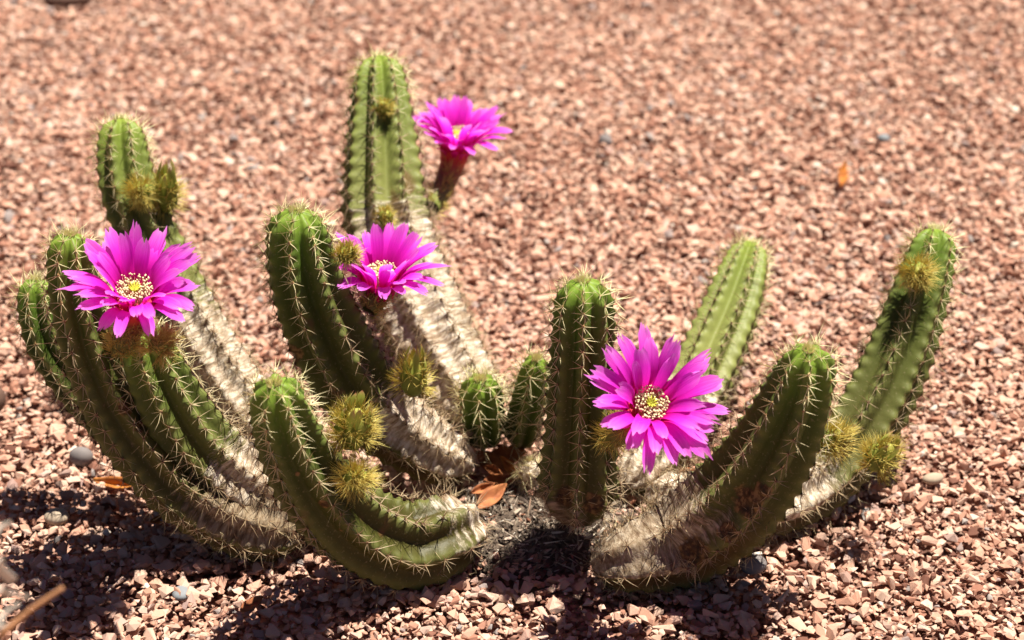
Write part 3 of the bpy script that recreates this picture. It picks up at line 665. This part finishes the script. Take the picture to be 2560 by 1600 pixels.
pebble('pebble', 1430, 345, 34, 30, 40, M['grey'], 7, 'faint grey pebble in the open gravel behind the cactus')
pebble('stone', -6, 965, 44, 62, 70, M['dark'], 8, 'dark brown stone in the gravel beside the slim dark stem', 'stone')
pebble('stone', 160, 4, 120, 34, 70, M['dark'], 9, 'dark brown stone far behind the cactus', 'stone', sink=0.3)

def leaf(name, p, length, width, yaw, curl, roll, pitch, mat, seed, label, fold=0.5):
    r = np.random.default_rng(seed); nu, nv = 14, 7; t = np.linspace(0, 1, nu); v = np.linspace(-1, 1, nv)
    w = np.sin(np.pi * np.clip(t, 0.02, 0.985) ** 0.85) ** 0.8 * width / 2; ang = pitch + curl * (t - 0.5)
    d = np.column_stack([np.cos(ang), np.zeros(nu), np.sin(ang)]); c = np.cumsum(d * length / nu, axis=0); c -= c.mean(0)
    nr = np.column_stack([-np.sin(ang), np.zeros(nu), np.cos(ang)]); V = np.empty((nu, nv, 3)); nz = Nz(2, 8, seed)
    for j in range(nv):
        V[:, j] = c + np.array([0, 1.0, 0])[None] * (w * v[j] * math.cos(fold))[:, None] + nr * (w * abs(v[j]) * math.sin(fold) + 0.10 * width * nz(t * 9, np.full(nu, v[j] * 3)))[:, None]
    V = V.reshape(-1, 3); i = np.arange(nu - 1)[:, None] * nv + np.arange(nv - 1)[None]
    F = np.stack([i, i + 1, i + nv + 1, i + nv], -1).reshape(-1, 4)
    cr, sr = math.cos(roll), math.sin(roll); V = V @ np.array([[1, 0, 0], [0, cr, -sr], [0, sr, cr]]).T
    cy, sy = math.cos(yaw), math.sin(yaw); V = V @ np.array([[cy, -sy, 0], [sy, cy, 0], [0, 0, 1]]).T
    o = mesh_obj(name, V, F, mat, label=label, cat='leaf'); o.location = (p[0], p[1], p[2] - V[:, 2].min() if p[2] < 0.02 else p[2])
    sm = o.modifiers.new('thickness', 'SOLIDIFY'); sm.thickness = 0.0005; return o
def gl(dx, dy, z=0.001): return at_z(dx, dy, z)
leaf('dry_leaf', gl(285, 1152), 0.042, 0.014, -0.15, 1.5, 0.5, 0.0, M['leafo'], 1, 'curled orange leaf under the group of three crowded stems', 0.9)
leaf('dry_leaf', gl(1190, 1092, 0.004), 0.036, 0.018, 0.3, 0.9, 0.3, 0.1, M['leaf'], 2, 'crumpled rust brown leaf touching the short green stems')
leaf('dry_leaf', gl(1160, 1100, 0.004), 0.030, 0.015, 2.3, 0.7, -0.5, 0.15, M['leaf'], 3, 'rust brown leaf leaning against the tapered end of a stem')
leaf('dry_leaf', gl(1185, 1137, 0.005), 0.026, 0.014, 0.1, 0.5, 0.1, 0.0, M['leaf'], 4, 'flat tan brown leaf at the top of the litter heap')
leaf('dry_leaf', gl(1160, 1178, 0.006), 0.032, 0.013, 0.9, 0.6, 0.5, 0.1, M['leaf'], 5, 'red brown leaf lying slantwise across the grey litter')
leaf('dry_leaf', gl(1215, 1075, 0.004), 0.030, 0.013, 1.1, 0.8, 0.4, 0.2, M['leaf'], 10, 'upright rust leaf wedged below the small leaning stem')
leaf('dry_leaf', gl(1172, 1118, 0.010), 0.022, 0.011, -0.6, 1.6, 0.8, 0.2, M['leaf'], 11, 'tightly curled rust leaf on top of the leaf pile', 0.9)
leaf('dry_leaf', gl(1205, 1108, 0.008), 0.024, 0.010, 2.0, 1.3, -0.7, 0.3, M['leafo'], 12, 'orange brown folded leaf on the leaf pile', 0.8)
leaf('dry_leaf', gl(1140, 1160, 0.006), 0.020, 0.009, 0.5, 1.2, 0.6, 0.1, M['leaf'], 13, 'narrow brown leaf beside the slanting red brown one', 0.7)
leaf('dry_leaf', gl(1615, 1128), 0.030, 0.012, 0.35, 0.8, 0.3, 0.1, M['leaf'], 6, 'brown leaf in the hollow below the large front flower')
leaf('dry_leaf', gl(1986, 425, 0.003), 0.034, 0.015, 1.45, 1.2, 0.4, 0.35, M['leafo'], 7, 'curled tan leaf alone on the open gravel', 0.9)
leaf('dry_leaf', gl(385, 1232), 0.020, 0.008, 0.4, 0.9, 0.4, 0.0, M['leafo'], 8, 'small orange leaf in deep shade under the three crowded stems', 0.7)
leaf('dry_leaf', gl(595, 1432), 0.020, 0.009, 0.8, 0.7, 0.2, 0.0, M['leaf'], 9, 'dull brown leaf in the shadow of the low curved stem', 0.5)

def rod(name, pts, r0, r1, mat, parent=None, na=8, flat=1.0, **kw):
    C = spline(pts, 10); T = norm(np.gradient(C, axis=0)); v = np.array([0.2, 0.1, 1.0]); n = len(C); U = np.empty_like(C)
    for i in range(n): v = v - T[i] * (v @ T[i]); v /= np.linalg.norm(v); U[i] = v
    B = np.cross(T, U); a = np.arange(na) * 2 * math.pi / na; R = np.linspace(r0, r1, n)
    V = C[:, None] + R[:, None, None] * (np.cos(a)[None, :, None] * U[:, None] * flat + np.sin(a)[None, :, None] * B[:, None])
    i0 = np.arange(n - 1)[:, None] * na + np.arange(na)[None]; i1 = np.arange(n - 1)[:, None] * na + (np.arange(na)[None] + 1) % na
    F = np.stack([i0, i1, i1 + na, i0 + na], -1).reshape(-1, 4).tolist() + [tuple(range(na - 1, -1, -1)), tuple((n - 1) * na + k for k in range(na))]
    return mesh_obj(name, V.reshape(-1, 3), F, mat, parent, **kw)
root = np.array([-0.262, 0.62 - CAM_BACK, -0.006])
def stalk(name, a, b, Y, r0, r1, mat, parent=None, flat=1.0, dx=0.0, **kw):
    P1, P2 = at(*a, Y), at(*b, Y + 0.015); r_ = root + [dx, dx, 0]; P0 = r_ * 0.35 + P1 * 0.65 + np.array([-0.022, 0, 0.02])
    return rod(name, [r_, r_ + [-0.006, 0, 0.12], P0, P1, (P1 + P2) / 2 + [0, 0, 0.003], P2], r0, r1, mat, parent, flat=flat, **kw)
stalk('dry_twig', (-30, 1545), (150, 1388), 0.62, 0.0024, 0.0010, M['twig'], label='brown dry twig rising beside the pale dry grass', cat='twig')
tuft = bpy.data.objects.new('dry_grass_tuft', None); col.objects.link(tuft); tuft.empty_display_size = 0.02
tuft.location = root.tolist()
tag(tuft, 'pale dry grass tuft with bent blades beside a brown twig', 'grass')
for k, (a_, b_) in enumerate([((-30, 1420), (62, 1412)), ((-20, 1500), (40, 1430)), ((-25, 1350), (30, 1372)), ((-40, 1540), (10, 1480)), ((-20, 1290), (20, 1240))]):
    o = stalk('blade', a_, b_, 0.60 + 0.008 * k, 0.0030, 0.0022, M['straw'], tuft, 0.3, 0.003 * (k + 1))
    o.matrix_parent_inverse = Matrix.Translation(tuft.location).inverted()
